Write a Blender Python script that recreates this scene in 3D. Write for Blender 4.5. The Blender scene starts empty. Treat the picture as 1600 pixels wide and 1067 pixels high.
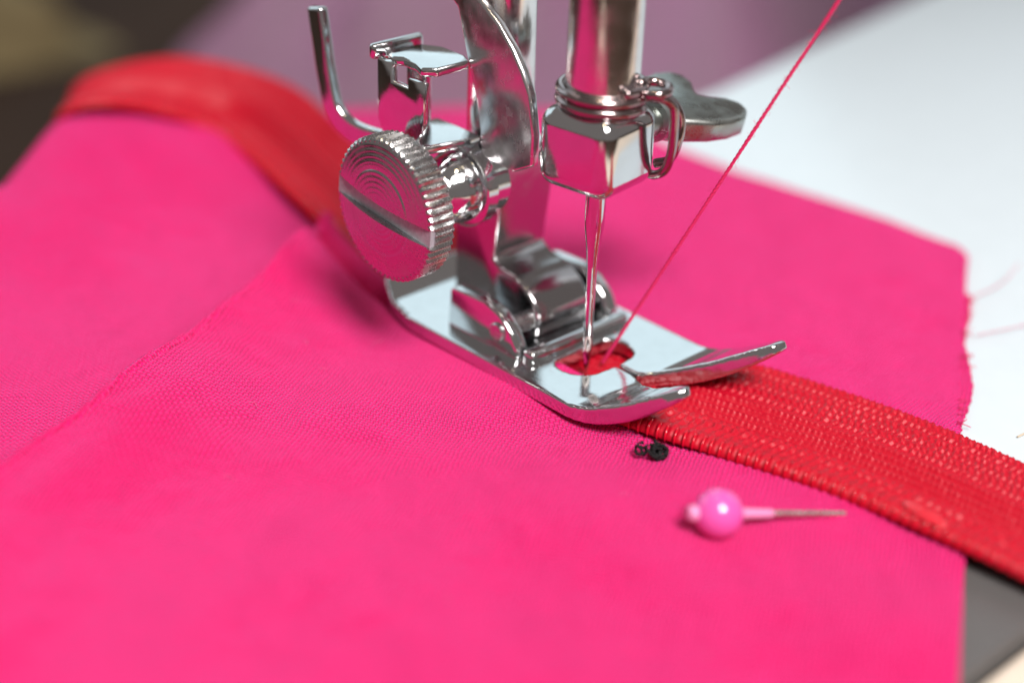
import bpy, bmesh, math, random
import numpy as np
from mathutils import Matrix, Vector

# All dimensions below are written in millimetres; 1 Blender unit = 1 cm.
S = 0.1
rng = np.random.default_rng(7)
random.seed(7)
scene = bpy.context.scene
scene.unit_settings.system = 'METRIC'
scene.unit_settings.scale_length = 0.01
COL = scene.collection

# ------------------------------------------------------------------ camera
def add_camera():
    th, roll, az = math.radians(28), math.radians(1.9), math.radians(44)
    Rg = Vector((math.cos(az), -math.sin(az), 0)); Fg = Vector((math.sin(az), math.cos(az), 0))
    Z = Vector((0, 0, 1))
    fw = Fg*math.cos(th) - Z*math.sin(th)
    up0 = Fg*math.sin(th) + Z*math.cos(th)
    ex = Rg*math.cos(roll) + up0*math.sin(roll)
    ey = -Rg*math.sin(roll) + up0*math.cos(roll)
    cam = bpy.data.cameras.new('camera'); o = bpy.data.objects.new('camera', cam); COL.objects.link(o)
    m = Matrix((ex, ey, -fw)).transposed().to_4x4()
    m.translation = Vector((-99.3, -92.4, 75.4))*S
    o.matrix_world = m
    cam.sensor_width = 36; cam.lens = 56.25
    cam.clip_start = 0.1; cam.clip_end = 1000
    cam.dof.use_dof = True
    cam.dof.focus_distance = 147*S
    cam.dof.aperture_fstop = 0.090          # 6.2 mm wide entrance pupil
    cam.dof.aperture_blades = 0
    scene.camera = o
add_camera()

# ------------------------------------------------------------------ world and lamps
world = bpy.data.worlds.new('World'); scene.world = world; world.use_nodes = True
bg = world.node_tree.nodes['Background']
bg.inputs[0].default_value = (0.52, 0.46, 0.44, 1); bg.inputs[1].default_value = 0.38

def area(name, loc, target, sx, sy, power, color):
    l = bpy.data.lights.new(name, 'AREA'); l.shape = 'RECTANGLE'
    l.size = sx*S; l.size_y = sy*S; l.energy = power; l.color = color
    o = bpy.data.objects.new(name, l); COL.objects.link(o)
    o.location = Vector(loc)*S
    o.rotation_euler = (Vector(target) - Vector(loc)).to_track_quat('-Z', 'Y').to_euler()
    return o
def bulb(name, loc, radius, power, color):
    l = bpy.data.lights.new(name, 'POINT'); l.energy = power; l.color = color; l.shadow_soft_size = radius*S
    o = bpy.data.objects.new(name, l); COL.objects.link(o); o.location = Vector(loc)*S
    return o
area('window_light', (210, 800, 440), (0, 0, 0), 1450, 620, 31000, (0.70, 0.92, 1.0))
area('ceiling_light', (-170, -470, 640), (-10, -10, 0), 280, 280, 104000, (1.0, 0.96, 0.94))
bulb('machine_bulb', (-16, -16, 150), 4, 260, (1.0, 0.78, 0.40))
bulb('machine_bulb', (-24, -28, 156), 4, 260, (1.0, 0.96, 0.88))

vs = scene.view_settings
vs.view_transform = 'Standard'; vs.look = 'None'; vs.gamma = 1; vs.exposure = 0
vs.use_curve_mapping = False

# ------------------------------------------------------------------ materials
def mat(name):
    m = bpy.data.materials.new(name); m.use_nodes = True
    return m, m.node_tree, m.node_tree.nodes['Principled BSDF']
def N(nt, t, **kw):
    n = nt.nodes.new(t)
    for k, v in kw.items(): setattr(n, k, v)
    return n
def math_node(nt, op, a, b=None):
    n = N(nt, 'ShaderNodeMath', operation=op)
    for i, v in enumerate((a, b)):
        if v is None: continue
        if isinstance(v, (int, float)): n.inputs[i].default_value = v
        else: nt.links.new(v, n.inputs[i])
    return n.outputs[0]
def mix_col(nt, fac, a, b):
    n = N(nt, 'ShaderNodeMix', data_type='RGBA')
    if isinstance(fac, (int, float)): n.inputs[0].default_value = fac
    else: nt.links.new(fac, n.inputs[0])
    for i, v in ((6, a), (7, b)):
        if isinstance(v, tuple): n.inputs[i].default_value = (*v, 1)
        else: nt.links.new(v, n.inputs[i])
    return n.outputs[2]
def noise(nt, scale, detail=3, vec=None, rough=0.5):
    n = N(nt, 'ShaderNodeTexNoise'); n.inputs['Scale'].default_value = scale
    n.inputs['Detail'].default_value = detail; n.inputs['Roughness'].default_value = rough
    if vec is None:
        vec = N(nt, 'ShaderNodeTexCoord').outputs['Object']
    nt.links.new(vec, n.inputs['Vector'])
    return n.outputs['Fac']
def remap(nt, v, a, b, c, d):
    n = N(nt, 'ShaderNodeMapRange'); nt.links.new(v, n.inputs[0])
    for i, x in enumerate((a, b, c, d)): n.inputs[i+1].default_value = x
    return n.outputs[0]
def bump(nt, h, dist, strength=1.0):
    n = N(nt, 'ShaderNodeBump'); n.inputs['Distance'].default_value = dist; n.inputs['Strength'].default_value = strength
    nt.links.new(h, n.inputs['Height']); return n.outputs[0]

def metal(name, color, rough, scratch=0.03, wave=0.0, stretch=None, fine=0.15):
    m, nt, p = mat(name)
    p.inputs['Metallic'].default_value = 1
    co = N(nt, 'ShaderNodeTexCoord').outputs['Object']
    n1 = noise(nt, 6, 5, co)
    mp = N(nt, 'ShaderNodeMapping'); nt.links.new(co, mp.inputs[0])
    mp.inputs['Scale'].default_value = stretch or (60, 8, 60)
    n2 = noise(nt, 1.0, 4, mp.outputs[0], 0.7)
    r = math_node(nt, 'ADD', remap(nt, n1, 0.35, 0.75, rough*0.7, rough*1.5), remap(nt, n2, 0.5, 0.8, 0, scratch*2))
    nt.links.new(r, p.inputs['Roughness'])
    nt.links.new(mix_col(nt, remap(nt, n1, 0.4, 0.8, 0, 1), color, tuple(c*0.95 for c in color)), p.inputs['Base Color'])
    h = math_node(nt, 'ADD', math_node(nt, 'MULTIPLY', n2, fine), math_node(nt, 'MULTIPLY', n1, wave))
    nt.links.new(bump(nt, h, 0.01, 0.25), p.inputs['Normal'])
    return m
CHROME = metal('chrome', (0.68, 0.69, 0.70), 0.055, 0.09, 0.10)
DULL = metal('darkened_chrome', (0.47, 0.46, 0.47), 0.13, 0.08, 0.05)  # chrome darkened in its colour to dim the ankle's mirrored pink
STEEL = metal('polished_steel', (0.70, 0.67, 0.68), 0.22, 0.02, 0.0, (4, 60, 4), 0.03)
TURNED = metal('turned_steel', (0.52, 0.52, 0.52), 0.24, 0.08, 0.1)
NICKEL = metal('dull_nickel', (0.36, 0.38, 0.36), 0.30, 0.08, 0.3)
WIRE = metal('bronzed_wire', (0.36, 0.29, 0.29), 0.14, 0.06, 0.2)
GROUND = metal('ground_steel_bar', (0.72, 0.70, 0.69), 0.17, 0.03, 0.0, (90, 90, 2))
_p = GROUND.node_tree.nodes['Principled BSDF']; _p.inputs['Anisotropic'].default_value = 0.75
_tg = N(GROUND.node_tree, 'ShaderNodeTangent', direction_type='RADIAL', axis='Z'); GROUND.node_tree.links.new(_tg.outputs[0], _p.inputs['Tangent'])
_p.inputs['Anisotropic Rotation'].default_value = 0.0
PINSTEEL = metal('pin_steel', (0.9, 0.87, 0.82), 0.3, 0.05, 0.1)

def fabric(name, col, gap, angle, pitch, depth=0.028):
    m, nt, p = mat(name)
    co = N(nt, 'ShaderNodeTexCoord').outputs['Object']
    # hand-spun wobble of the threads
    nv = N(nt, 'ShaderNodeTexNoise'); nv.inputs['Scale'].default_value = 2.2; nv.inputs['Detail'].default_value = 2
    nt.links.new(co, nv.inputs['Vector'])
    vs_ = N(nt, 'ShaderNodeVectorMath', operation='SCALE'); vs_.inputs['Scale'].default_value = 0.11
    nt.links.new(nv.outputs['Color'], vs_.inputs[0])
    va = N(nt, 'ShaderNodeVectorMath', operation='ADD'); nt.links.new(co, va.inputs[0]); nt.links.new(vs_.outputs[0], va.inputs[1])
    mp = N(nt, 'ShaderNodeMapping'); mp.inputs['Rotation'].default_value[2] = -angle
    k = math.pi/(pitch*S); mp.inputs['Scale'].default_value = (k, k, k)
    nt.links.new(va.outputs[0], mp.inputs[0])
    # Mapping rotates after scaling; with an even scale the order does not matter
    sx = N(nt, 'ShaderNodeSeparateXYZ'); nt.links.new(mp.outputs[0], sx.inputs[0])
    su = math_node(nt, 'SINE', sx.outputs[0]); sv = math_node(nt, 'SINE', sx.outputs[1])
    q = math_node(nt, 'MULTIPLY', math_node(nt, 'MULTIPLY', su, sv), 0.5)
    a = math_node(nt, 'MULTIPLY', math_node(nt, 'ABSOLUTE', su), math_node(nt, 'ADD', q, 0.6))
    b = math_node(nt, 'MULTIPLY', math_node(nt, 'ABSOLUTE', sv), math_node(nt, 'SUBTRACT', 0.6, q))
    h = math_node(nt, 'MAXIMUM', a, b)
    slub = noise(nt, 18, 3, co)
    big = noise(nt, 0.9, 3, co)
    c1 = mix_col(nt, remap(nt, h, 0.26, 0.60, 0, 1), gap, col)
    c2 = mix_col(nt, remap(nt, slub, 0.35, 0.7, 0, 0.25), c1, tuple(min(1, c*1.15+0.01) for c in col))
    c3 = mix_col(nt, remap(nt, big, 0.35, 0.7, 0, 0.22), c2, tuple(c*0.8 for c in col))
    nt.links.new(c3, p.inputs['Base Color'])
    p.inputs['Roughness'].default_value = 0.75
    p.inputs['Specular IOR Level'].default_value = 0.2
    p.inputs['Sheen Weight'].default_value = 0.27
    p.inputs['Sheen Roughness'].default_value = 0.4
    p.inputs['Sheen Tint'].default_value = (1.0, 0.22, 0.70, 1)
    hh = math_node(nt, 'ADD', h, math_node(nt, 'MULTIPLY', slub, 0.35))
    nt.links.new(bump(nt, hh, depth, 0.9), p.inputs['Normal'])
    return m
PINK = fabric('pink_cotton', (0.93, 0.007, 0.168), (0.36, 0.002, 0.05), math.radians(30), 0.40)
PINK2 = fabric('pink_cotton_lower', (0.92, 0.009, 0.178), (0.36, 0.002, 0.055), math.radians(6), 0.40)
MAUVE = fabric('mauve_cloth', (0.36, 0.22, 0.30), (0.22, 0.13, 0.18), 0.3, 0.5)

def simple(name, col, rough, spec=0.5, nscale=8, var=0.12, coat=0.0, bmp=0.0):
    m, nt, p = mat(name)
    n1 = noise(nt, nscale, 4)
    nt.links.new(mix_col(nt, remap(nt, n1, 0.3, 0.7, 0, 1), col, tuple(c*(1-var) for c in col)), p.inputs['Base Color'])
    p.inputs['Roughness'].default_value = rough; p.inputs['Specular IOR Level'].default_value = spec
    p.inputs['Coat Weight'].default_value = coat
    if bmp: nt.links.new(bump(nt, n1, bmp, 0.5), p.inputs['Normal'])
    return m, nt, p
RED, _nt, _p = simple('red_zipper_polyester', (0.56, 0.003, 0.022), 0.42, 0.32, 130, 0.35, 0, 0.003)
COIL, _nt, _p = simple('red_nylon_coil', (0.60, 0.004, 0.022), 0.18, 0.5, 10, 0.1)
STOP, _nt, _p = simple('pale_stop_plastic', (0.70, 0.03, 0.05), 0.12, 0.6, 10, 0.2)
PEARL, _nt, _p = simple('pink_pearl', (0.80, 0.10, 0.42), 0.22, 0.6, 5, 0.05, 0.6)
_p.inputs['Sheen Weight'].default_value = 0.0
SLEEVE, _nt, _p = simple('pale_pink_sleeve', (0.82, 0.30, 0.55), 0.3, 0.5, 10, 0.1, 0.3)
CREAM, _nt, _p = simple('cream_plastic', (0.78, 0.66, 0.54), 0.35, 0.5, 4, 0.05)
WHITE, _nt, _p = simple('white_bed_plastic', (0.60, 0.67, 0.71), 0.2, 0.5, 3, 0.03)
SLOTM, _nt, _p = simple('raw_slot_steel', (0.42, 0.45, 0.48), 0.5, 0.6, 30, 0.3, 0, 0.004)
PLATE, _nt, _p = simple('satin_grey_plate', (0.105, 0.10, 0.098), 0.38, 0.6, 2, 0.06)
DARKGAP, _nt, _p = simple('dark_gap', (0.03, 0.03, 0.03), 0.8)
BLACK, _nt, _p = simple('black_cotton', (0.012, 0.012, 0.013), 0.7, 0.3, 80, 0.4, 0, 0.004)
THREAD, _nt, _p = simple('pink_thread', (0.72, 0.018, 0.13), 0.55, 0.4, 50, 0.2, 0, 0.002)
BEIGE, _nt, _p = simple('beige_thread', (0.62, 0.50, 0.36), 0.6)
WOOD, _nt, _p = simple('dark_table_wood', (0.050, 0.029, 0.020), 0.8, 0.1, 0.15, 0.4)
TAN, _nt, _p = simple('olive_tan_cloth', (0.22, 0.17, 0.085), 0.85, 0.2, 0.5, 0.3)

# ------------------------------------------------------------------ helpers
def tag(o, label=None, cat=None, group=None, kind=None):
    if label: o['label'] = label
    if cat: o['category'] = cat
    if group: o['group'] = group
    if kind: o['kind'] = kind
    return o
def empty(name, loc, label, cat, group=None):
    o = bpy.data.objects.new(name, None); COL.objects.link(o)
    o.location = Vector(loc)*S; o.empty_display_size = 0.3
    return tag(o, label, cat, group)
def world_loc(o):
    l = Vector((0, 0, 0))
    while o is not None:
        l += o.location; o = o.parent
    return l
def put(name, me, material, parent=None, loc=(0, 0, 0)):
    """link a mesh (already in Blender units, world placed minus loc) as an object whose origin is at loc (mm)"""
    o = bpy.data.objects.new(name, me); COL.objects.link(o)
    if material is not None and not me.materials: me.materials.append(material)
    L = Vector(loc)*S
    if parent is not None:
        o.parent = parent; o.location = L - world_loc(parent)
    else: o.location = L
    return o
def mesh(name, V, F, material, parent=None, smooth=40, loc=(0, 0, 0), recalc=True):
    V = (np.asarray(V, float) - np.asarray(loc, float))*S
    me = bpy.data.meshes.new(name); me.from_pydata(V.tolist(), [], [list(map(int, f)) for f in F])
    if recalc:
        bm = bmesh.new(); bm.from_mesh(me); bmesh.ops.recalc_face_normals(bm, faces=bm.faces); bm.to_mesh(me); bm.free()
    if smooth:
        me.shade_smooth()
        if smooth < 180: me.set_sharp_from_angle(angle=math.radians(smooth))
    return put(name, me, material, parent, loc)
def from_bm(name, bm, material, parent=None, smooth=40, loc=(0, 0, 0)):
    """bm in millimetres, world placed"""
    bmesh.ops.recalc_face_normals(bm, faces=bm.faces)
    bmesh.ops.transform(bm, matrix=Matrix.Scale(S, 4) @ Matrix.Translation(-Vector(loc)), verts=bm.verts)
    me = bpy.data.meshes.new(name); bm.to_mesh(me); bm.free()
    if smooth:
        me.shade_smooth()
        if smooth < 180: me.set_sharp_from_angle(angle=math.radians(smooth))
    return put(name, me, material, parent, loc)
def bevel(bm, w, seg=3, angle=30):
    e = [x for x in bm.edges if len(x.link_faces) == 2 and x.calc_face_angle(0) > math.radians(angle)]
    bmesh.ops.bevel(bm, geom=e, offset=w, segments=seg, profile=0.5, affect='EDGES', clamp_overlap=True)
def box_bm(c, d, bev=0.3, seg=3, rotz=0):
    bm = bmesh.new(); bmesh.ops.create_cube(bm, size=1)
    bmesh.ops.scale(bm, vec=d, verts=bm.verts)
    if bev: bevel(bm, bev, seg)
    bmesh.ops.transform(bm, matrix=Matrix.Translation(c) @ Matrix.Rotation(rotz, 4, 'Z'), verts=bm.verts)
    return bm
def prism_bm(poly, axis, a, b, bev=0.25, seg=3):
    """polygon extruded along a world axis from a to b; poly holds the other two coordinates in order"""
    bm = bmesh.new()
    def P(p, t):
        return {'X': (t, p[0], p[1]), 'Y': (p[0], t, p[1]), 'Z': (p[0], p[1], t)}[axis]
    lo = [bm.verts.new(P(p, a)) for p in poly]; hi = [bm.verts.new(P(p, b)) for p in poly]
    bm.faces.new(lo); bm.faces.new(hi[::-1]); n = len(poly)
    for i in range(n): bm.faces.new((lo[i], hi[i], hi[(i+1) % n], lo[(i+1) % n]))
    bmesh.ops.recalc_face_normals(bm, faces=bm.faces)
    if bev: bevel(bm, bev, seg)
    return bm
def catmull(pts, n):
    pts = np.asarray(pts, float); P = np.vstack([2*pts[0]-pts[1], pts, 2*pts[-1]-pts[-2]])
    out = []
    for t in np.linspace(0, len(pts)-1, n):
        i = min(int(t), len(pts)-2); u = t-i
        p0, p1, p2, p3 = P[i], P[i+1], P[i+2], P[i+3]
        out.append(0.5*((2*p1)+(-p0+p2)*u+(2*p0-5*p1+4*p2-p3)*u*u+(-p0+3*p1-3*p2+p3)*u**3))
    return np.array(out)
def tube(path, r, sides=10, cap=True):
    path = np.asarray(path, float); n = len(path)
    r = np.full(n, r) if np.isscalar(r) else np.asarray(r, float)
    T = np.gradient(path, axis=0); T /= np.linalg.norm(T, axis=1)[:, None]
    a = np.array([0, 0, 1.]) if abs(T[0][2]) < 0.9 else np.array([1., 0, 0])
    u = np.cross(T[0], a); u /= np.linalg.norm(u); V = []
    for i in range(n):
        u = u - T[i]*(u @ T[i]); u /= np.linalg.norm(u); w = np.cross(T[i], u)
        for k in range(sides):
            t = 2*math.pi*k/sides; V.append(path[i] + r[i]*(math.cos(t)*u + math.sin(t)*w))
    F = [(i*sides+k, i*sides+(k+1) % sides, (i+1)*sides+(k+1) % sides, (i+1)*sides+k) for i in range(n-1) for k in range(sides)]
    if cap: F += [tuple(range(sides))[::-1], tuple((n-1)*sides+k for k in range(sides))]
    return V, F
def lathe(profile, origin, axis, sides=64, rmod=None):
    """profile: list of (distance along axis, radius)"""
    ax = np.asarray(axis, float); ax /= np.linalg.norm(ax)
    a = np.array([0, 0, 1.]) if abs(ax[2]) < 0.9 else np.array([1., 0, 0])
    u = np.cross(ax, a); u /= np.linalg.norm(u); w = np.cross(ax, u)
    V = []
    for (d, r) in profile:
        for k in range(sides):
            t = 2*math.pi*k/sides; rr = r*(rmod(d, r, k) if rmod else 1)
            V.append(np.asarray(origin) + ax*d + rr*(math.cos(t)*u + math.sin(t)*w))
    n = len(profile)
    F = [(i*sides+k, i*sides+(k+1) % sides, (i+1)*sides+(k+1) % sides, (i+1)*sides+k) for i in range(n-1) for k in range(sides)]
    F += [tuple(range(sides))[::-1], tuple((n-1)*sides+k for k in range(sides))]
    return V, F
def grid_faces(nu, nv):
    i, j = np.meshgrid(np.arange(nu-1), np.arange(nv-1), indexing='ij'); a = (i*nv+j).ravel()
    return np.stack([a, a+1, a+nv+1, a+nv], 1)
def big_mesh(name, V, Q, material, parent=None, loc=(0, 0, 0)):
    V = ((np.asarray(V, float)-np.asarray(loc, float))*S).astype(np.float32); me = bpy.data.meshes.new(name)
    me.vertices.add(len(V)); me.vertices.foreach_set('co', V.ravel())
    me.loops.add(Q.size); me.loops.foreach_set('vertex_index', Q.ravel().astype(np.int32))
    me.polygons.add(len(Q)); me.polygons.foreach_set('loop_start', (np.arange(len(Q))*4).astype(np.int32))
    me.update(calc_edges=True); me.validate(); me.shade_smooth()
    return put(name, me, material, parent, loc)
def smooth_noise(x, y, seed, scale):
    r = np.random.default_rng(seed); out = np.zeros_like(x)
    for _ in range(7):
        a = r.uniform(0, 2*math.pi); k = 2*math.pi/scale*r.uniform(0.5, 1.6); p = r.uniform(0, 6.3)
        out += np.sin(k*(x*math.cos(a)+y*math.sin(a))+p)
    return out/7**0.5
def coons(c0, c1, d0, d1, nu, nv):
    """c0,c1: curves along u (v=0,1); d0,d1: curves along v (u=0,1); each a list of control points"""
    C0, C1, D0, D1 = catmull(c0, nu), catmull(c1, nu), catmull(d0, nv), catmull(d1, nv)
    u = np.linspace(0, 1, nu)[:, None, None]; v = np.linspace(0, 1, nv)[None, :, None]
    return ((1-v)*C0[:, None]+v*C1[:, None]+(1-u)*D0[None]+u*D1[None]
            - ((1-u)*(1-v)*C0[0]+u*(1-v)*C0[-1]+(1-u)*v*C1[0]+u*v*C1[-1]))

# ------------------------------------------------------------------ setting: table and machine bed
table = mesh('table', [(-900, -700, -95), (1800, -700, -95), (1800, 1800, -95), (-900, 1800, -95)], [(0, 1, 2, 3)], WOOD, smooth=0)
tag(table, 'dark brown wooden table top behind the machine', kind='structure')

bed = empty('machine_bed', (60, 0, -60), 'white sewing machine bed with steel plate under the pink fabric', 'machine bed')
from_bm('bed_cover', prism_bm([(19.9, -49.1), (260, -49.1), (260, 78), (160, 63), (77, 50), (19.9, 46)], 'Z', -41, -1.3, 1.6, 4), WHITE, bed)
from_bm('needle_plate', box_bm((-29.6, 1.8, -21.4), (98, 101.4, 40), 0.7, 3), PLATE, bed)
from_bm('unseen_pillar', box_bm((205, -8, 114), (74, 96, 236), 9, 5), WHITE, bed)  # pillar out of view, added so the chrome reflects something pale
from_bm('bed_body', box_bm((60, 0.8, -47), (330, 96, 54), 3, 3), DARKGAP, bed)
from_bm('front_cover', box_bm((70, -64.3, -22.2), (380, 30, 40), 1.0, 3), CREAM, bed)

# ------------------------------------------------------------------ blurred things behind
def heap(name, c, sx, sy, h, seed, material, label, cat, rot=0, base=-94.5):
    nu, nv = 60, 60
    u, v = np.meshgrid(np.linspace(-1, 1, nu), np.linspace(-1, 1, nv), indexing='ij')
    r = np.sqrt(u*u*0.5+v*v*0.5+0.5*np.maximum(u*u, v*v)); f = np.clip(1-r**3, 0, 1)**0.6
    x = u*sx+6*smooth_noise(u*40, v*40, seed, 30); y = v*sy+6*smooth_noise(u*40, v*40, seed+1, 30)
    z = base+f*h*(0.75+0.14*smooth_noise(u*50, v*50, seed+2, 34)+0.07*smooth_noise(u*50, v*20, seed+3, 13))
    cr, sr = math.cos(rot), math.sin(rot)
    V = np.stack([c[0]+x*cr-y*sr, c[1]+x*sr+y*cr, z], -1).reshape(-1, 3)
    o = big_mesh(name, V, grid_faces(nu, nv), material, None, (c[0], c[1], base))
    return tag(o, label, cat)
heap('crumpled_cloth', (252, 214, 0), 145, 115, 76, 3, MAUVE, 'crumpled mauve cloth heaped behind the machine, out of focus', 'cloth', math.radians(-44))
heap('folded_cloth', (70, 450, 0), 95, 80, 60, 11, TAN, 'blurred olive tan cloth in the far left corner', 'cloth')

# ------------------------------------------------------------------ pink fabric, lower panel
def ridge_height(x, y):
    # the cloth humps up where it leaves the back of the bed, then falls behind it
    back = np.interp(x, [-150, -70, -24, -13, 0, 12, 23, 31, 50, 70], [100, 80, 69, 76, 79, 76, 72.4, 71.8, 58, 40])
    H = np.interp(x, [-120, -24, -13, -5, 5, 23, 31, 50], [0.5, 4.6, 7.9, 7.9, 6.4, 2, 1, 0.3])
    s = back-y
    front = H*np.exp(-(np.maximum(s, 0)/17)**2)
    drop = -0.34*np.maximum(-s, 0)**1.5
    return front+drop
def fold_ridge(x, y):
    # the turned edge lies over a soft roll of the lower cloth
    yf = np.interp(x, [-112, -78, -53.7, -42.1, -27.9, -16.4, -4, 2], [-16, 1, 13.9, 18.7, 25.5, 31.3, 38.2, 42])
    sd = (y-yf)*0.9
    return 1.7*np.exp(-((sd+1.0)/np.where(sd > -1, 5.0, 8.0))**2)*np.clip((3-x)/12, 0, 1)
nu, nv = 300, 240
A, B, D_, E_ = (56.9, -4.6), (-57, -78), (54, 72), (-150, 118)
P = coons([A, (55.0, -7.6), (50.5, -10.4), (35.5, -19.6), (20.9, -28.8), (-11, -49.3), B], [D_, (38, 84), (22, 90), (0, 98), (-40, 100), (-95, 112), E_],
          [A, (57.0, 0), (56.2, 12), (55, 30), (55.5, 55), D_], [B, (-95, -50), (-135, 20), E_], nu, nv)
x, y = P[..., 0], P[..., 1]
z = -0.85+fold_ridge(x, y)+ridge_height(x, y)+0.16*smooth_noise(x, y, 5, 26)+0.06*smooth_noise(x, y, 6, 11)+0.25*smooth_noise(x*0.6, y*0.6, 8, 20)*np.clip((-x-4)/15, 0, 1)*np.clip((y-10)/30, 0, 1)
edge = np.linspace(0, 1, nv)[None, :]
z = z + 0.25*np.exp(-((x-51)/6.0)**2)*np.exp(-((y-5)/26)**2)            # cut edge lifts a little off the bed
z = z - 0.35*np.exp(-((np.linspace(0, 1, nu)[:, None])/0.01)**2)
V = np.stack([x, y, z], -1).reshape(-1, 3)
lower = big_mesh('pink_fabric', V, grid_faces(nu, nv), PINK2, None, (0, 0, -1))
sm = lower.modifiers.new('thickness', 'SOLIDIFY'); sm.thickness = 0.3*S; sm.offset = -1
tag(lower, 'large bright pink cotton panel spread over the bed beneath the zipper', 'fabric')
# frayed seam allowance that peeks out from under the cut edge
n = 90; top, bot = [], []
for i in range(n):
    t = i/(n-1); px, py = 46.5+(19.0-46.5)*t, -12.9+(-29.9+12.9)*t
    out = (0.1+1.1*math.sin(math.pi*min(1, t*0.9+0.08))**0.7*(0.55+0.45*math.cos(t*9)))+random.uniform(-0.12, 0.15)
    nx, ny = 0.53, -0.85
    top.append((px-nx*2.0, py-ny*2.0, -1.12+0.03*math.sin(t*20))); bot.append((px+nx*out, py+ny*out, -1.05+0.10*math.sin(t*31)))
V = top+bot
mesh('seam_allowance', V, [(i, i+1, n+i+1, n+i) for i in range(n-1)], PINK, lower, 180)
for (p, r_) in (([(45.0, -14.4, -0.6), (49, -15.5, 0.4), (54, -14.6, 0.9)], 0.05),
                ([(38, -19.5, -0.7), (45, -22, -0.5), (56, -23.5, -0.7), (70, -22, -0.9)], 0.045)):
    Vt, Ft = tube(catmull(p, 24), r_, 6); mesh('loose_thread', Vt, Ft, THREAD, lower, 180)

for q in range(26):   # short frayed ends along the cut edge
    t_ = random.random(); px, py = 47+(20.5-47)*t_, -12.6+(-28.9+12.6)*t_
    a_ = random.gauss(-1.0, 0.5); ln = random.uniform(0.5, 1.5); dv = np.array([math.cos(a_), math.sin(a_), 0])*ln
    p0 = np.array([px, py, -0.8])-dv*0.3
    Vt, Ft = tube(catmull([p0, p0+dv*0.7+np.array([0, 0, random.uniform(0, 0.35)]), p0+dv*1.2+np.array([random.gauss(0, 0.25), random.gauss(0, 0.25), random.uniform(-0.2, 0.4)])], 8), 0.045, 5)
    mesh('frayed_end', Vt, Ft, THREAD, lower, 180)

# ------------------------------------------------------------------ pink fabric, folded layer on top
nu, nv = 340, 230
P = coons([(-112, -16), (-78, 1), (-53.7, 13.9), (-42.1, 18.7), (-27.9, 25.5), (-16.4, 31.3), (-4.0, 38.2), (0.0, 41.0)], [(-62, -81), (-40, -67.6), (-12.2, -50), (-4, -45), (4.5, -39.9)],
          [(-112, -12), (-95, -50), (-62, -81)], [(0.0, 41.0), (-2.2, 25.5), (-1.5, 5), (1, -17), (4.5, -39.9)], nu, nv)
x, y = P[..., 0], P[..., 1]
v = np.linspace(0, 1, nv)[None, :]; u = np.linspace(0, 1, nu)[:, None]
# distance to the fold (v=0) and to the zipper side (u=1)
df = np.sqrt(((P-P[:, :1])**2).sum(-1)); dz = np.sqrt(((P-P[-1:, :])**2).sum(-1)); dr = np.sqrt(((P-P[:, -1:])**2).sum(-1))
roll = 1.6*np.sqrt(np.clip(1-(1-np.clip(df/1.3, 0, 1))**2, 0, 1))
z = -0.62+fold_ridge(x, y)+roll*(0.5+(0.95+0.25*np.sin(u*17)+0.15*np.sin(u*41))*np.exp(-(df/7.5)**2)+0.38*np.exp(-(np.clip(df-0.9, 0, 99)/1.6)**2))+(0.42*smooth_noise(x, y, 15, 30)+0.16*smooth_noise(0.5*x+0.2*y, y-0.6*x, 16, 13))*np.clip(((x+8)**2+(y+27)**2)/160, 0.1, 1)
z += 0.10*np.exp(-df/9)*np.sin(df*0.9+0.08*x)                                # soft rumples along the fold
crease = np.exp(-((dz-(4.4+0.02*(y-44)))/0.75)**2)*np.clip((y-14)/8, 0, 1)
z -= 1.5*crease
z += 1.0*np.exp(-((dz-1.6)/1.5)**2)*np.clip((y-16)/8, 0, 1)                  # turned strip beside the zipper
z -= 0.45*np.exp(-dr/0.4)
V = np.stack([x, y, z], -1).reshape(-1, 3)
upper = big_mesh('folded_fabric', V, grid_faces(nu, nv), PINK, None, (-30, -15, -0.6))
tag(upper, 'folded pink cotton layer in front, its straight fold running to the presser foot', 'fabric')

ei = [int(np.argmin(np.abs(df[i_]-1.15))) for i_ in range(0, nu-6)]
bead = np.array([[x[i_, j_], y[i_, j_], z[i_, j_]-0.10] for i_, j_ in enumerate(ei)])
for k_ in range(3): bead[:, k_] = np.convolve(np.pad(bead[:, k_], 9, 'edge'), np.ones(19)/19, 'valid')
Vt, Ft = tube(bead, 0.48, 10); mesh('added_fold_bead', Vt, Ft, PINK, upper, 180)  # bead added along the fold to catch a bright line of window light
VV, FF = [], []
for q in range(22):
    i_, j_ = random.randrange(20, nu-20), random.randrange(20, nv-20); p_ = np.array([x[i_, j_], y[i_, j_], z[i_, j_]+0.06])
    a_ = random.uniform(0, 6.28); ln = random.uniform(0.5, 1.6); dv = np.array([math.cos(a_), math.sin(a_), 0])*ln; cv = np.array([-dv[1], dv[0], 0])*random.uniform(-0.4, 0.4)
    Vt, Ft = tube(catmull([p_-dv/2, p_+cv+np.array([0, 0, 0.15]), p_+dv/2], 7), 0.022, 4)
    FF += [tuple(len(VV)+k_ for k_ in f_) for f_ in Ft]; VV += list(Vt)
LINT, _nt, _p = simple('pale_lint', (0.80, 0.16, 0.36), 0.8)
tag(mesh('lint', VV, FF, LINT, upper, 180), kind='stuff')

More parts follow.
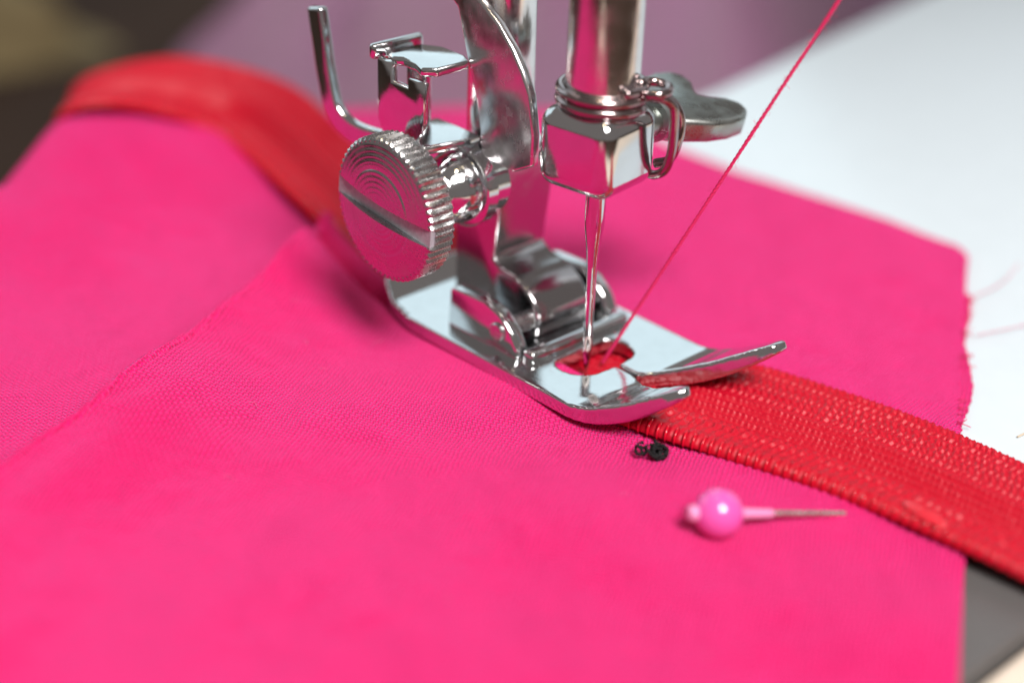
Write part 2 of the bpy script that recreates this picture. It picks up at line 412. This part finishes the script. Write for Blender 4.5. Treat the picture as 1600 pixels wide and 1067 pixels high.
# ------------------------------------------------------------------ red zipper
zip_low = [(3.0, -100, -14), (3.6, -84, -3.2), (3.5, -68, -1.4), (3.2, -54, -0.8), (2.5, -43.5, 0.0), (1.0, -29, 0.0), (-1.9, -18, 0), (-3.9, -11.2, 0), (-5.2, 0, -0.6), (-5.2, 12, -0.5),
           (-3.4, 25.7, 0.2), (1.0, 45, 0.6), (4.0, 60.6, 1.6), (3.4, 69.2, 3.4), (-2.0, 71.9, 6.2), (-8.0, 73.4, 8.2), (-11.8, 75.8, 7.6), (-11.9, 78.4, 4), (-10.5, 80.5, -6)]
zip_up = [(19.2, -99, -13.5), (19.8, -83, -3.2), (19.6, -66, -1.5), (19.0, -52, -0.9), (18.4, -41, -0.3), (18.0, -27, -0.3), (15.6, -14.0, -0.3), (13.2, -6, -0.3), (11, 3, -0.7), (10.6, 14, -0.6),
          (12.0, 29.2, 0.0), (14.6, 53, 3.2), (17.2, 67.6, 5.6), (15.8, 77.4, 6.6), (8.8, 82.6, 8.5), (1.9, 85.3, 8.4), (-3.4, 88.1, 6.4), (-3.6, 90.5, 2), (-2.0, 92, -9)]
ns, nt_ = 1750, 120
Lc, Uc = catmull(zip_low, ns), catmull(zip_up, ns)
# even spacing along the tape
mid = (Lc+Uc)/2; sl = np.concatenate([[0], np.cumsum(np.linalg.norm(np.diff(Lc*0.6+Uc*0.4, axis=0), axis=1))])
se = np.linspace(0, sl[-1], ns)
Lc = np.stack([np.interp(se, sl, Lc[:, k]) for k in range(3)], 1); Uc = np.stack([np.interp(se, sl, Uc[:, k]) for k in range(3)], 1)
T = np.gradient((Lc+Uc)/2, axis=0); T /= np.linalg.norm(T, axis=1)[:, None]
X = Uc-Lc; Wd = np.linalg.norm(X, axis=1); X /= Wd[:, None]
Nn = np.cross(X, T); Nn /= np.linalg.norm(Nn, axis=1)[:, None]; Nn *= np.sign(Nn[:, 2:3])
tt = np.linspace(0, 1, nt_); sgrid = se[:, None]; t = tt[None, :]; w = t*15.6
R0 = 1.0
ang = np.clip(w/ (R0*math.pi), 0, 1)*math.pi                                 # rolled edge, then flat tape
xr = np.where(w < R0*math.pi, R0*(1-np.cos(ang))*0.9, 0)
zr = np.where(w < R0*math.pi, 0.15+R0*0.95*np.sin(ang*0.80)**0.9, 0)
flat0 = 0.15+R0*0.95*math.sin(math.pi*0.80)**0.9
wf = w-R0*math.pi
xf = R0*1.8+wf*(15.6-R0*1.8)/(15.6-R0*math.pi)
zf = 0.35+(flat0-0.35)*np.exp(-wf/0.5)+0.25*np.exp(-((wf-1.6)/1.2)**2)
xx = np.where(w < R0*math.pi, xr, xf); zz = np.where(w < R0*math.pi, zr, zf)
per = 0.95
ph = 2*math.pi*sgrid/per
jit = 0.6*smooth_noise(sgrid*1.0+0*t, w*3, 21, 3.0)+0.35*smooth_noise(sgrid+0*t, w, 22, 0.9)
cord = lambda a: np.cos(a)+0.25*np.cos(2*a)
rel = np.zeros_like(sgrid+w)
m_roll = np.clip(1-np.abs(w-1.7)/1.7, 0, 1); rel = rel+0.10*m_roll*np.cos(ph)
mB = np.exp(-((w-4.6)/1.0)**2); rel = rel+0.21*mB*(cord(ph+2.2*(w-4.6)+jit)*0.8+0.4*np.cos(2*math.pi*w/1.0))
mC = np.clip((w-5.4)/0.5, 0, 1)*np.clip((10.3-w)/0.5, 0, 1)
rel = rel+0.24*mC*(cord(2*math.pi*(w-5.6)/0.98)+0.30*np.cos(ph*1.6+3.0*np.floor((w-5.1)/0.98)+jit)*np.clip(np.cos(2*math.pi*(w-5.6)/0.98), 0, 1))
mD = np.clip((w-10.0)/0.5, 0, 1)
colr = np.floor((w-10.0)/0.9); sgn = np.where(colr % 2 == 0, 1, -1)
rel = rel+0.21*mD*(cord(ph*1.35+sgn*2*math.pi*(w-10.0)/1.5+colr*1.7+1.5*jit)*0.55+0.65*np.cos(2*math.pi*(w-10.0)/0.9))
rel = rel+0.03*smooth_noise(sgrid+0*t, w, 31, 0.8)
zz = zz+rel*np.clip(w/0.6, 0, 1)
Pz = Lc[:, None]+X[:, None]*(xx*(Wd[:, None]/15.6))[..., None]+Nn[:, None]*zz[..., None]
zipper = empty('red_zipper', (0, 0, 0), 'red zipper tape running under the presser foot across the pink fabric', 'zipper')
tape = big_mesh('tape', Pz.reshape(-1, 3), grid_faces(ns, nt_), RED, zipper)
sm = tape.modifiers.new('thickness', 'SOLIDIFY'); sm.thickness = 0.25*S; sm.offset = -1
# coil loops over the rolled edge: one mesh, many objects
arc = [( -0.10, 0, 0.10), (-0.18, 0, 0.55), (0.12, 0.03, 1.02), (0.62, 0.08, 1.24), (1.20, 0.13, 1.12)]
Vc, Fc = tube(catmull(arc, 7), [0.08, 0.12, 0.14, 0.15, 0.14, 0.12, 0.08], 7)
me_c = bpy.data.meshes.new('tooth'); me_c.from_pydata((np.array(Vc)*S).tolist(), [], Fc); me_c.shade_smooth(); me_c.materials.append(COIL)
k = 0
for sd in np.arange(3.0, se[-1]-4, per):
    i = int(round(sd/se[-1]*(ns-1))); yv = Lc[i][1]
    if -9 < yv < 26 or yv > 74 and Lc[i][0] < -10: continue
    o = bpy.data.objects.new('tooth', me_c); COL.objects.link(o); o.parent = zipper
    M = Matrix((X[i], T[i], Nn[i])).transposed().to_4x4() @ Matrix.Rotation(random.uniform(-0.06, 0.06), 4, 'Z')
    M.translation = Vector(Lc[i])*S; o.matrix_local = M; k += 1
bm = bmesh.new(); bmesh.ops.create_uvsphere(bm, u_segments=20, v_segments=12, radius=1)
for vt in bm.verts: vt.co.z = max(vt.co.z, -0.5); vt.co *= 1+0.06*math.sin(vt.co.y*14)
bmesh.ops.scale(bm, vec=(0.6, 2.3, 0.3), verts=bm.verts)
bmesh.ops.transform(bm, matrix=Matrix.Translation((2.9, -36.6, 1.35)) @ Matrix.Rotation(-0.06, 4, 'Z') @ Matrix.Rotation(-0.35, 4, 'Y'), verts=bm.verts)
from_bm('bottom_stop', bm, STOP, zipper, 180)

# ------------------------------------------------------------------ presser foot and bar
pf = empty('presser_foot', (2, 15, 0.2), 'chrome presser foot with its bar, clamped by a big knurled thumb screw', 'presser foot')
BX, BY = 2.0, 15.2
V, F = lathe([(0, 3.15), (0.3, 3.25), (55, 3.25)], (BX, BY, 17), (0, 0, 1), 72); mesh('presser_bar', V, F, GROUND, pf, 40)

def zb(yy):   # underside of the sole: toes turn up in front, heel a little behind
    z_ = 0.25
    if yy < -5.2: z_ += 0.050*(yy+5.2)**2
    if yy > 17: z_ += 0.028*(yy-17)**2
    return z_
yrows = [24.4, 24.0, 23.2, 21, 18, 14, 10, 6, 3, 2.0, 1.9, 1.0, 0, -1, -2.0, -2.5, -2.6, -3.5, -4.6, -5.0, -5.6, -6.3, -7, -8, -9, -10, -11, -12, -12.8, -13.5, -14.1, -14.6, -15.0, -15.25]
def f_out_l(yy): return np.interp(-yy, [-25.2, -24, -21.5, -18, 5, 7, 9, 11, 13, 14.2, 15.0, 15.25], [-3.5, -5.4, -6.9, -7.5, -7.5, -7.2, -6.6, -5.9, -5.0, -4.4, -3.6, -3.0])
def f_in_l(yy): return np.interp(-yy, [-25.2, -2.0, -1.9, -1.0, 0, 1.0, 2.0, 2.5, 2.6, 5.0, 5.6, 6.3, 8, 10, 12, 14.2, 15.0, 15.25], [1.5, 1.5, -2.4, -3.1, -3.2, -3.0, -2.2, -1.2, 1.3, 1.3, 1.0, 0.6, -0.3, -1.0, -1.5, -1.9, -2.1, -2.6])
def f_in_r(yy): return np.interp(-yy, [-25.2, -2.0, -1.9, -1.0, 0, 1.0, 2.0, 2.5, 2.6, 5.0, 5.6, 6.3, 8, 10, 12, 14.2, 15.0, 15.25], [1.5, 1.5, 4.3, 5.2, 5.4, 5.2, 4.6, 3.6, 1.7, 1.7, 2.1, 2.7, 4.2, 5.7, 7.1, 8.7, 9.5, 10.2])
def f_out_r(yy): return np.interp(-yy, [-25.2, -24, -20, -18, 8, 12, 14.2, 15.0, 15.25], [9.0, 10.1, 10.7, 10.8, 10.8, 11.0, 11.3, 11.4, 11.1])
nc = 7; bm = bmesh.new()
def half(fo, fi):
    tops, bots = [], []
    for yy in yrows:
        a, b = float(fo(yy)), float(fi(yy)); zz_ = zb(yy); th = float(np.interp(-yy, [5, 9, 12, 13.5, 14.5, 15.0, 15.25], [1.45, 1.95, 2.0, 1.8, 1.5, 1.25, 1.05]))
        sl_ = 0.10*min(0, yy+5.2); nrm = math.hypot(1, sl_)
        oy, oz = -sl_/nrm*th, th/nrm
        tops.append([bm.verts.new((a+(b-a)*k/(nc-1), yy+sl_/nrm*th*-0.55, zz_+th/nrm)) for k in range(nc)])
        bots.append([bm.verts.new((a+(b-a)*k/(nc-1), yy, zz_)) for k in range(nc)])
    n_ = len(yrows)
    for i in range(n_-1):
        for k in range(nc-1):
            bm.faces.new((tops[i][k], tops[i][k+1], tops[i+1][k+1], tops[i+1][k])); bm.faces.new((bots[i][k], bots[i+1][k], bots[i+1][k+1], bots[i][k+1]))
        bm.faces.new((tops[i][0], tops[i+1][0], bots[i+1][0], bots[i][0]))
        if yrows[i+1] < 1.95: bm.faces.new((tops[i][-1], bots[i][-1], bots[i+1][-1], tops[i+1][-1]))
    for k in range(nc-1):
        bm.faces.new((tops[0][k], bots[0][k], bots[0][k+1], tops[0][k+1])); bm.faces.new((tops[-1][k], tops[-1][k+1], bots[-1][k+1], bots[-1][k]))
half(f_out_l, f_in_l); half(f_out_r, f_in_r)
bmesh.ops.remove_doubles(bm, verts=bm.verts, dist=0.001)
bmesh.ops.recalc_face_normals(bm, faces=bm.faces)
sole = from_bm('sole', bm, CHROME, pf, 0)
md = sole.modifiers.new('round', 'REMESH'); md.mode = 'VOXEL'; md.voxel_size = 0.15*S; md.use_smooth_shade = True
md = sole.modifiers.new('soften', 'SMOOTH'); md.factor = 0.5; md.iterations = 14
_me = bpy.data.meshes.new_from_object(sole.evaluated_get(bpy.context.evaluated_depsgraph_get())); _me.name = 'sole'
sole.modifiers.clear(); sole.data = _me; _me.shade_smooth()
if not _me.materials: _me.materials.append(CHROME)
# hinge lugs, cross ridge and pivot
lug = [(14.6, 1.5), (14.3, 5.4), (13.6, 5.9), (9.2, 6.1), (7.0, 5.4), (5.4, 4.0), (4.6, 2.6), (4.4, 1.5)]
from_bm('hinge_lug', prism_bm(lug, 'X', -5.1, -3.5, 0.35, 3), CHROME, sole)
from_bm('hinge_lug', prism_bm(lug, 'X', 7.6, 9.2, 0.35, 3), CHROME, sole)
from_bm('cross_ridge', box_bm((2.05, 3.4, 2.0), (13.6, 1.5, 1.5), 0.5, 3), CHROME, sole)
V, F = lathe([(0, 0.8), (0.15, 0.95), (15.0, 0.95), (15.15, 0.8)], (-5.5, 7.1, 3.6), (1, 0, 0), 24); mesh('pivot_pin', V, F, TURNED, sole)
# ankle: upright shank with a rounded toe reaching forward between the lugs
ank = [(18.2, 1.8), (18.2, 18.2), (11.3, 18.2), (12.6, 8.2), (11.4, 7.5), (9.6, 7.3), (8.1, 6.8), (6.9, 5.9), (6.1, 4.9), (5.75, 3.8), (6.1, 1.8), (12.0, 1.8)]
ankle = from_bm('ankle', prism_bm(ank, 'X', -1.0, 6.2, 0.42, 4), DULL, pf, 45)
from_bm('collar', box_bm((2.3, 15.3, 18.7), (7.8, 7.2, 1.3), 0.5, 3), CHROME, pf)

# thumb screw
SY, SZ = 14.2, 16.2
shank = [(-0.5, 3.4), (1.2, 3.4), (1.4, 3.2), (1.5, 3.9), (1.7, 4.1), (2.9, 4.1), (3.1, 3.9), (3.2, 3.5), (4.2, 3.45), (5.2, 3.1), (6.0, 2.6), (6.3, 2.4), (9.6, 2.4)]
screw = empty('thumb_screw', (-1, SY, SZ), None, None); screw.parent = pf; screw.location = Vector((-3, SY-15, SZ-0.2))*S
V, F = lathe(shank, (-1, SY, SZ), (-1, 0, 0), 64); mesh('shank', V, F, CHROME, screw, 35)
teeth = 60; sub = 6; sides = teeth*sub
OFF = 1.7
prof = [(7.7+OFF, 2.0), (7.7+OFF, 6.3), (7.9+OFF, 6.75), (8.1+OFF, 7.0), (10.5+OFF, 7.0), (10.75+OFF, 6.85), (10.86+OFF, 6.6)]
rr = 6.5
while rr > 0.35:
    g = 0.5+0.5*math.cos(2*math.pi*(6.5-rr)/0.5)
    dish = OFF+11.6-0.74*(rr/6.5)**2
    prof.append((dish-(0.03*g if rr > 1.6 else 0.012*g)-(0.05 if 3.9 < rr < 4.3 else 0), rr)); rr -= 0.125
def knurl(d, r, k):
    if r < 6.6: return 1
    u_ = (k % sub)/sub; return 1-0.034*(0.5+0.5*math.cos(2*math.pi*u_))**0.7
V, F = lathe(prof, (-1, SY, SZ), (-1, 0, 0), sides, knurl)
head = mesh('head', V, F, TURNED, screw, 28)
cut = from_bm('cutter', box_bm((-12.25-OFF, SY, SZ), (2.0, 20, 1.75), 0), SLOTM, None, 0)
cut.data.transform(Matrix.Translation(Vector((0, SY, SZ))*S) @ Matrix.Rotation(math.radians(6), 4, 'X') @ Matrix.Translation(-Vector((0, SY, SZ))*S))
md = head.modifiers.new('slot', 'BOOLEAN'); md.object = cut; md.operation = 'DIFFERENCE'; md.solver = 'FAST'
dg = bpy.context.evaluated_depsgraph_get()
me2 = bpy.data.meshes.new_from_object(head.evaluated_get(dg)); me2.name = 'head'
head.modifiers.clear(); head.data = me2
bpy.data.objects.remove(cut)
bm = box_bm((0, 0, 0), (0.5, 13.4, 1.72), 0)
bmesh.ops.transform(bm, matrix=Matrix.Translation((-11.5-OFF, SY, SZ)) @ Matrix.Rotation(math.radians(6), 4, 'X'), verts=bm.verts)
from_bm('slot_floor', bm, SLOTM, screw, 0)

# curved blade beside the bar
blade = [(5.6, 20.5), (5.5, 23.5), (6.2, 27.2), (7.3, 29.2), (8.6, 30.9), (10.6, 32.8), (13.2, 34.5), (15.5, 35.6), (18, 36.5), (18.5, 34.5), (16.2, 33.0), (15.4, 30.3), (14.4, 27.5), (13.4, 24.8), (12.8, 22), (12.6, 19.4), (8, 19.2)]
from_bm('guard_blade', prism_bm(blade, 'X', -2.9, -1.9, 0.3, 3), STEEL, pf, 40)
# thread cutter bracket: side wall, floor, back tab and a notched lid
cutter = empty('thread_cutter', (-5, 18, 20), None, None); cutter.parent = pf; cutter.location = Vector((-7, 3, 19.8))*S
wall = [(14.9, 22.2), (14.6, 23.5), (14.6, 27.2), (16.9, 27.2), (16.9, 26.2), (19.2, 26.2), (19.2, 28.0), (21.4, 28.0), (21.4, 22.0), (20.6, 20.6), (16.2, 20.6)]
from_bm('side_wall', prism_bm(wall, 'X', -8.3, -7.5, 0.2, 2), CHROME, cutter, 40)
lid = [(-7.9, 15.4), (-6.8, 14.4), (-2.9, 14.4), (-2.2, 15.8), (-2.0, 19.2), (-3.2, 21.2), (-7.2, 21.6), (-7.9, 19.6), (-7.2, 18.9), (-7.2, 17.0)]
from_bm('lid', prism_bm(lid, 'Z', 27.5, 28.4, 0.25, 3), CHROME, cutter, 40)
from_bm('lid_rim', box_bm((-5.4, 22.0, 28.4), (6.2, 0.9, 1.5), 0.35, 3), CHROME, cutter)
from_bm('floor_strip', prism_bm([(-8.0, 15.0), (-3.0, 14.0), (-1.5, 14.0), (-1.5, 20.5), (-8.0, 20.5)], 'Z', 19.9, 20.8, 0.25, 3), CHROME, cutter)
from_bm('inner_post', box_bm((-4.1, 20.2, 24.6), (2.6, 0.8, 7.4), 0.25, 2), CHROME, cutter)
# upright finger
pth = catmull([(-8, 30.9, 30.6), (-8, 30.3, 27.5), (-8, 29.6, 24.0), (-8, 28.4, 20.8), (-7.6, 26.2, 19.2), (-7.0, 22.5, 19.0), (-6, 18, 19.4)], 40)
Tn = np.gradient(pth, axis=0); Tn /= np.linalg.norm(Tn, axis=1)[:, None]
bm = bmesh.new(); rows = []
for p_, t_ in zip(pth, Tn):
    sd_ = np.array([1., 0, 0]); nn = np.cross(t_, sd_); nn /= np.linalg.norm(nn)
    rows.append([bm.verts.new(p_+sd_*a*0.55+nn*b*1.1) for a, b in ((-1, -1), (1, -1), (1, 1), (-1, 1))])
for i in range(len(rows)-1):
    for k in range(4): bm.faces.new((rows[i][k], rows[i][(k+1) % 4], rows[i+1][(k+1) % 4], rows[i+1][k]))
bm.faces.new(rows[0]); bm.faces.new(rows[-1][::-1]); bmesh.ops.recalc_face_normals(bm, faces=bm.faces); bevel(bm, 0.3, 3, 50)
from_bm('finger', bm, CHROME, cutter, 50)

# ------------------------------------------------------------------ needle bar, clamp, needle
nb = empty('needle_bar', (0, 0, 20), 'steel needle bar with chrome square clamp, coiled wire guide and needle', 'needle bar')
V, F = lathe([(0, 3.3), (50, 3.3)], (0, 0, 25), (0, 0, 1), 80); mesh('bar', V, F, GROUND, nb, 40)
bm = bmesh.new(); bmesh.ops.create_cube(bm, size=1); bmesh.ops.scale(bm, vec=(8.1, 8.1, 7.7), verts=bm.verts)
bevel(bm, 1.7, 7)
for vt in bm.verts:   # faces swell very slightly, as on polished castings
    vt.co.x *= 1+0.02*(1-(vt.co.z/3.85)**2); vt.co.y *= 1+0.02*(1-(vt.co.z/3.85)**2)
bmesh.ops.transform(bm, matrix=Matrix.Translation((-0.15, 0.1, 23.75)) @ Matrix.Rotation(math.radians(7), 4, 'Z'), verts=bm.verts)
clamp = from_bm('clamp', bm, CHROME, nb, 60)
# wire guide: two turns round the bar, a small eye, a leg down the side of the clamp
Rg = np.array([math.cos(math.radians(44)), -math.sin(math.radians(44)), 0]); Fg = np.array([math.sin(math.radians(44)), math.cos(math.radians(44)), 0]); Zv = np.array([0, 0, 1.])
def cp(lat, dep, zz_): return Rg*lat+Fg*dep+Zv*zz_
path = []
for a in np.linspace(-0.1*math.pi, -4.35*math.pi, 130):
    fr = (a+0.1*math.pi)/(-4.25*math.pi)
    path.append(cp(3.75*math.cos(a), 3.75*math.sin(a), 27.7+1.9*fr))
pe = path[-1]
Vw, Fw = tube(np.array(path), 0.47, 12); guide = mesh('wire_guide', Vw, Fw, WIRE, nb, 180)
eye = []
for a in np.linspace(math.pi*1.1, -1.25*math.pi, 60):
    fr = (math.pi*1.1-a)/(2.35*math.pi)
    eye.append(cp(4.55+1.25*math.cos(a), -1.0+1.25*math.sin(a), 29.9-0.9*fr))
Vw, Fw = tube(np.array(eye), 0.45, 12); mesh('wire_eye', Vw, Fw, WIRE, guide, 180)
leg = catmull([cp(3.7, -1.9, 29.0), cp(5.2, -1.9, 28.9), cp(6.3, -1.3, 27.8), cp(6.5, -1.0, 25.5), cp(6.45, -0.7, 23.4), cp(6.1, -0.2, 21.6), cp(5.3, 0.9, 20.6), cp(4.4, 2.0, 20.4)], 40)
Vw, Fw = tube(leg, 0.43, 12); mesh('wire_leg', Vw, Fw, WIRE, guide, 180)
leg2 = catmull([cp(5.6, 0.6, 28.2), cp(6.7, 0.9, 27.2), cp(7.3, 1.2, 25.6), cp(7.1, 1.1, 23.6), cp(6.5, 1.4, 21.9), cp(5.4, 2.2, 21.2)], 30)
Vw, Fw = tube(leg2, 0.46, 12); mesh('wire_leg', Vw, Fw, WIRE, guide, 180)
# wing screw on the right of the clamp
ca = math.radians(10); ad = np.array([math.cos(ca), math.sin(ca), 0]); bd = np.array([-math.sin(ca), math.cos(ca), 0])
wing = [(a_, b_*0.86) for a_, b_ in [(9.6, -1.5), (11.0, -3.0), (13.0, -4.9), (15.0, -6.0), (17.0, -6.3), (18.7, -5.5), (19.4, -4.0), (18.8, -2.2), (17.4, -0.8), (17.0, 0), (17.4, 0.8), (18.8, 2.2), (19.4, 4.0), (18.7, 5.5), (17.0, 6.3), (15.0, 6.0), (13.0, 4.9), (11.0, 3.0), (9.6, 1.5)]]
bm = prism_bm(wing, 'Z', -1.5, 1.2, 0.6, 4)
for vt in bm.verts:
    vt.co.z *= 1-0.25*min(1, (abs(vt.co.y)/6.3)**2); vt.co.z += 0.012*(abs(vt.co.y))**2*0.5
M = Matrix((ad, bd, (0, 0, 1))).transposed().to_4x4(); M.translation = Vector((0, 0, 23.0))
bmesh.ops.transform(bm, matrix=M @ Matrix.Rotation(math.radians(11), 4, 'X'), verts=bm.verts)
ws = from_bm('wing_screw', bm, NICKEL, nb, 60)
V, F = lathe([(3.2, 1.5), (8.4, 1.5), (8.5, 2.1), (9.6, 2.2), (10.6, 1.6), (12, 0.9)], (0, 0, 23.6), ad, 32); mesh('screw_stem', V, F, NICKEL, ws, 40)
# needle
V, F = lathe([(0, 0.95), (-4.0, 0.95), (-5.0, 0.90), (-7.0, 0.66), (-9.0, 0.50), (-11, 0.45), (-16.5, 0.44), (-18, 0.42), (-19.4, 0.30), (-20.8, 0.05)], (0, 0, 20.6), (0, 0, 1), 28)
needle = mesh('needle', V, F, CHROME, nb, 60)
ee = [cp(0, -0.40, 3.6)+cp(0.22*math.cos(a), 0, 0.75*math.sin(a)) for a in np.linspace(0, 2*math.pi, 28)]
Vw, Fw = tube(np.array(ee), 0.13, 8, False); mesh('needle_eye', Vw, Fw, PINSTEEL, needle, 180)
from_bm('scarf_groove', box_bm(tuple(cp(0.02, -0.42, 8.0)), (0.16, 0.16, 7.5), 0.05, 1), SLOTM, needle, 40)

# ------------------------------------------------------------------ sewing thread
a0 = np.array([2.6, 0.3, 0.3]); a1 = a0+(np.array([16.2, -14.6, 41.2])-a0)*2.2
n = 1000; tl = np.linspace(0, 1, n)[:, None]; base = a0+(a1-a0)*tl
base = base + np.array([0, 0, -0.25])*np.sin(math.pi*tl)
d = (a1-a0)/np.linalg.norm(a1-a0); uu = np.cross(d, Zv); uu /= np.linalg.norm(uu); ww = np.cross(d, uu)
thr = empty('sewing_thread', tuple(a0), 'thin pink sewing thread running up from the foot to the top right', 'thread')
L_ = np.linalg.norm(a1-a0)
for q in range(3):
    an = 2*math.pi*tl*L_/1.5+q*2*math.pi/3
    Vt, Ft = tube(base+0.088*(1+0.12*np.sin(tl*97))*(np.cos(an)*uu+np.sin(an)*ww), 0.098, 6); mesh('ply', Vt, Ft, THREAD, thr, 180)
VV, FF = [], []
for q in range(320):
    i = random.randrange(10, n-10); p_ = base[i]; dr_ = np.array([random.gauss(0, 1) for _ in range(3)]); dr_ /= np.linalg.norm(dr_)
    ln = random.uniform(0.3, 0.8); Vt, Ft = tube(catmull([p_, p_+dr_*ln*0.5+d*0.2, p_+dr_*ln+d*random.uniform(-0.3, 0.6)], 5), 0.012, 4)
    FF += [tuple(len(VV)+j for j in f_) for f_ in Ft]; VV += list(Vt)
tag(mesh('thread_fuzz', VV, FF, THREAD, thr, 180), kind='stuff')

# ------------------------------------------------------------------ pin
h0 = np.array([-10.9, -25.8, 2.0]); tip = np.array([-1.1, -30.7, 0.15]); pd = tip-h0; pl = np.linalg.norm(pd); pd /= pl
pin = empty('dressmaking_pin', (-10.9, -25.8, 0), 'dressmaking pin with round pink pearl head stuck in the front fabric', 'pin')
R_ = 2.1
prof = [(-2.05+0.0, 0.35)]+[(-R_*math.cos(a), R_*math.sin(a)) for a in np.linspace(0.2, math.pi-0.32, 26)]
V, F = lathe(prof, h0, pd, 48); ph_ = mesh('head', V, F, PEARL, pin, 60)
V, F = lathe([(-2.75, 0.35), (-2.7, 0.55), (-2.45, 0.66), (-2.1, 0.70), (-1.9, 0.6)], h0, pd, 20); mesh('end_nub', V, F, SLEEVE, pin, 60)
V, F = lathe([(1.9, 0.75), (2.1, 0.62), (2.5, 0.46), (4.9, 0.38), (5.1, 0.25)], h0, pd, 20); mesh('sleeve', V, F, SLEEVE, pin, 60)
V, F = lathe([(4.0, 0.27), (pl-0.3, 0.26), (pl+0.8, 0.24)], h0, pd, 16); mesh('shaft', V, F, PINSTEEL, pin, 60)

# ------------------------------------------------------------------ black thread knot
kn = empty('thread_knot', (-5.8, -14.1, 0), 'small black thread knot beside the zipper edge, left of the foot toe', 'thread')
for q in range(14):
    cx, cy = (-6.5, -13.3) if q < 2 else (-5.5+random.gauss(0, 0.28), -14.4+random.gauss(0, 0.28))
    r_ = random.uniform(0.42, 0.72)
    M = Matrix.Translation((cx, cy, random.uniform(0.25, 0.7))) @ Matrix.Rotation(random.uniform(0.1, 1.3), 4, 'X') @ Matrix.Rotation(random.uniform(-1, 1), 4, 'Y') @ Matrix.Rotation(random.uniform(0, 6), 4, 'Z')
    base = [M @ Vector((r_*math.cos(a), 0.75*r_*math.sin(a), 0.16*math.sin(2*a))) for a in np.linspace(0, 2*math.pi*0.92, 48)]
    for w_ in (0, math.pi):   # two twisted plies
        lp = [tuple(b+Vector((0.06*math.cos(i_*0.8+w_), 0.06*math.sin(i_*0.8+w_), 0.06*math.cos(i_*0.8+w_+1)))) for i_, b in enumerate(base)]
        Vt, Ft = tube(lp, 0.085, 6); mesh('loop', Vt, Ft, BLACK, kn, 180)

# thread added in place of a panel seam on the white bed
Vt, Ft = tube(catmull([(24, -33, -1.15), (27, -33.5, -1.0), (33, -34.5, -1.15), (42, -36.5, -1.15), (55, -37, -1.15)], 40), 0.10, 6)
tag(mesh('seam_line_thread', Vt, Ft, BEIGE, None, 180, (24, -33, -1.2)), 'fine beige thread added in place of a panel seam on the white bed near the fabric edge', 'thread')
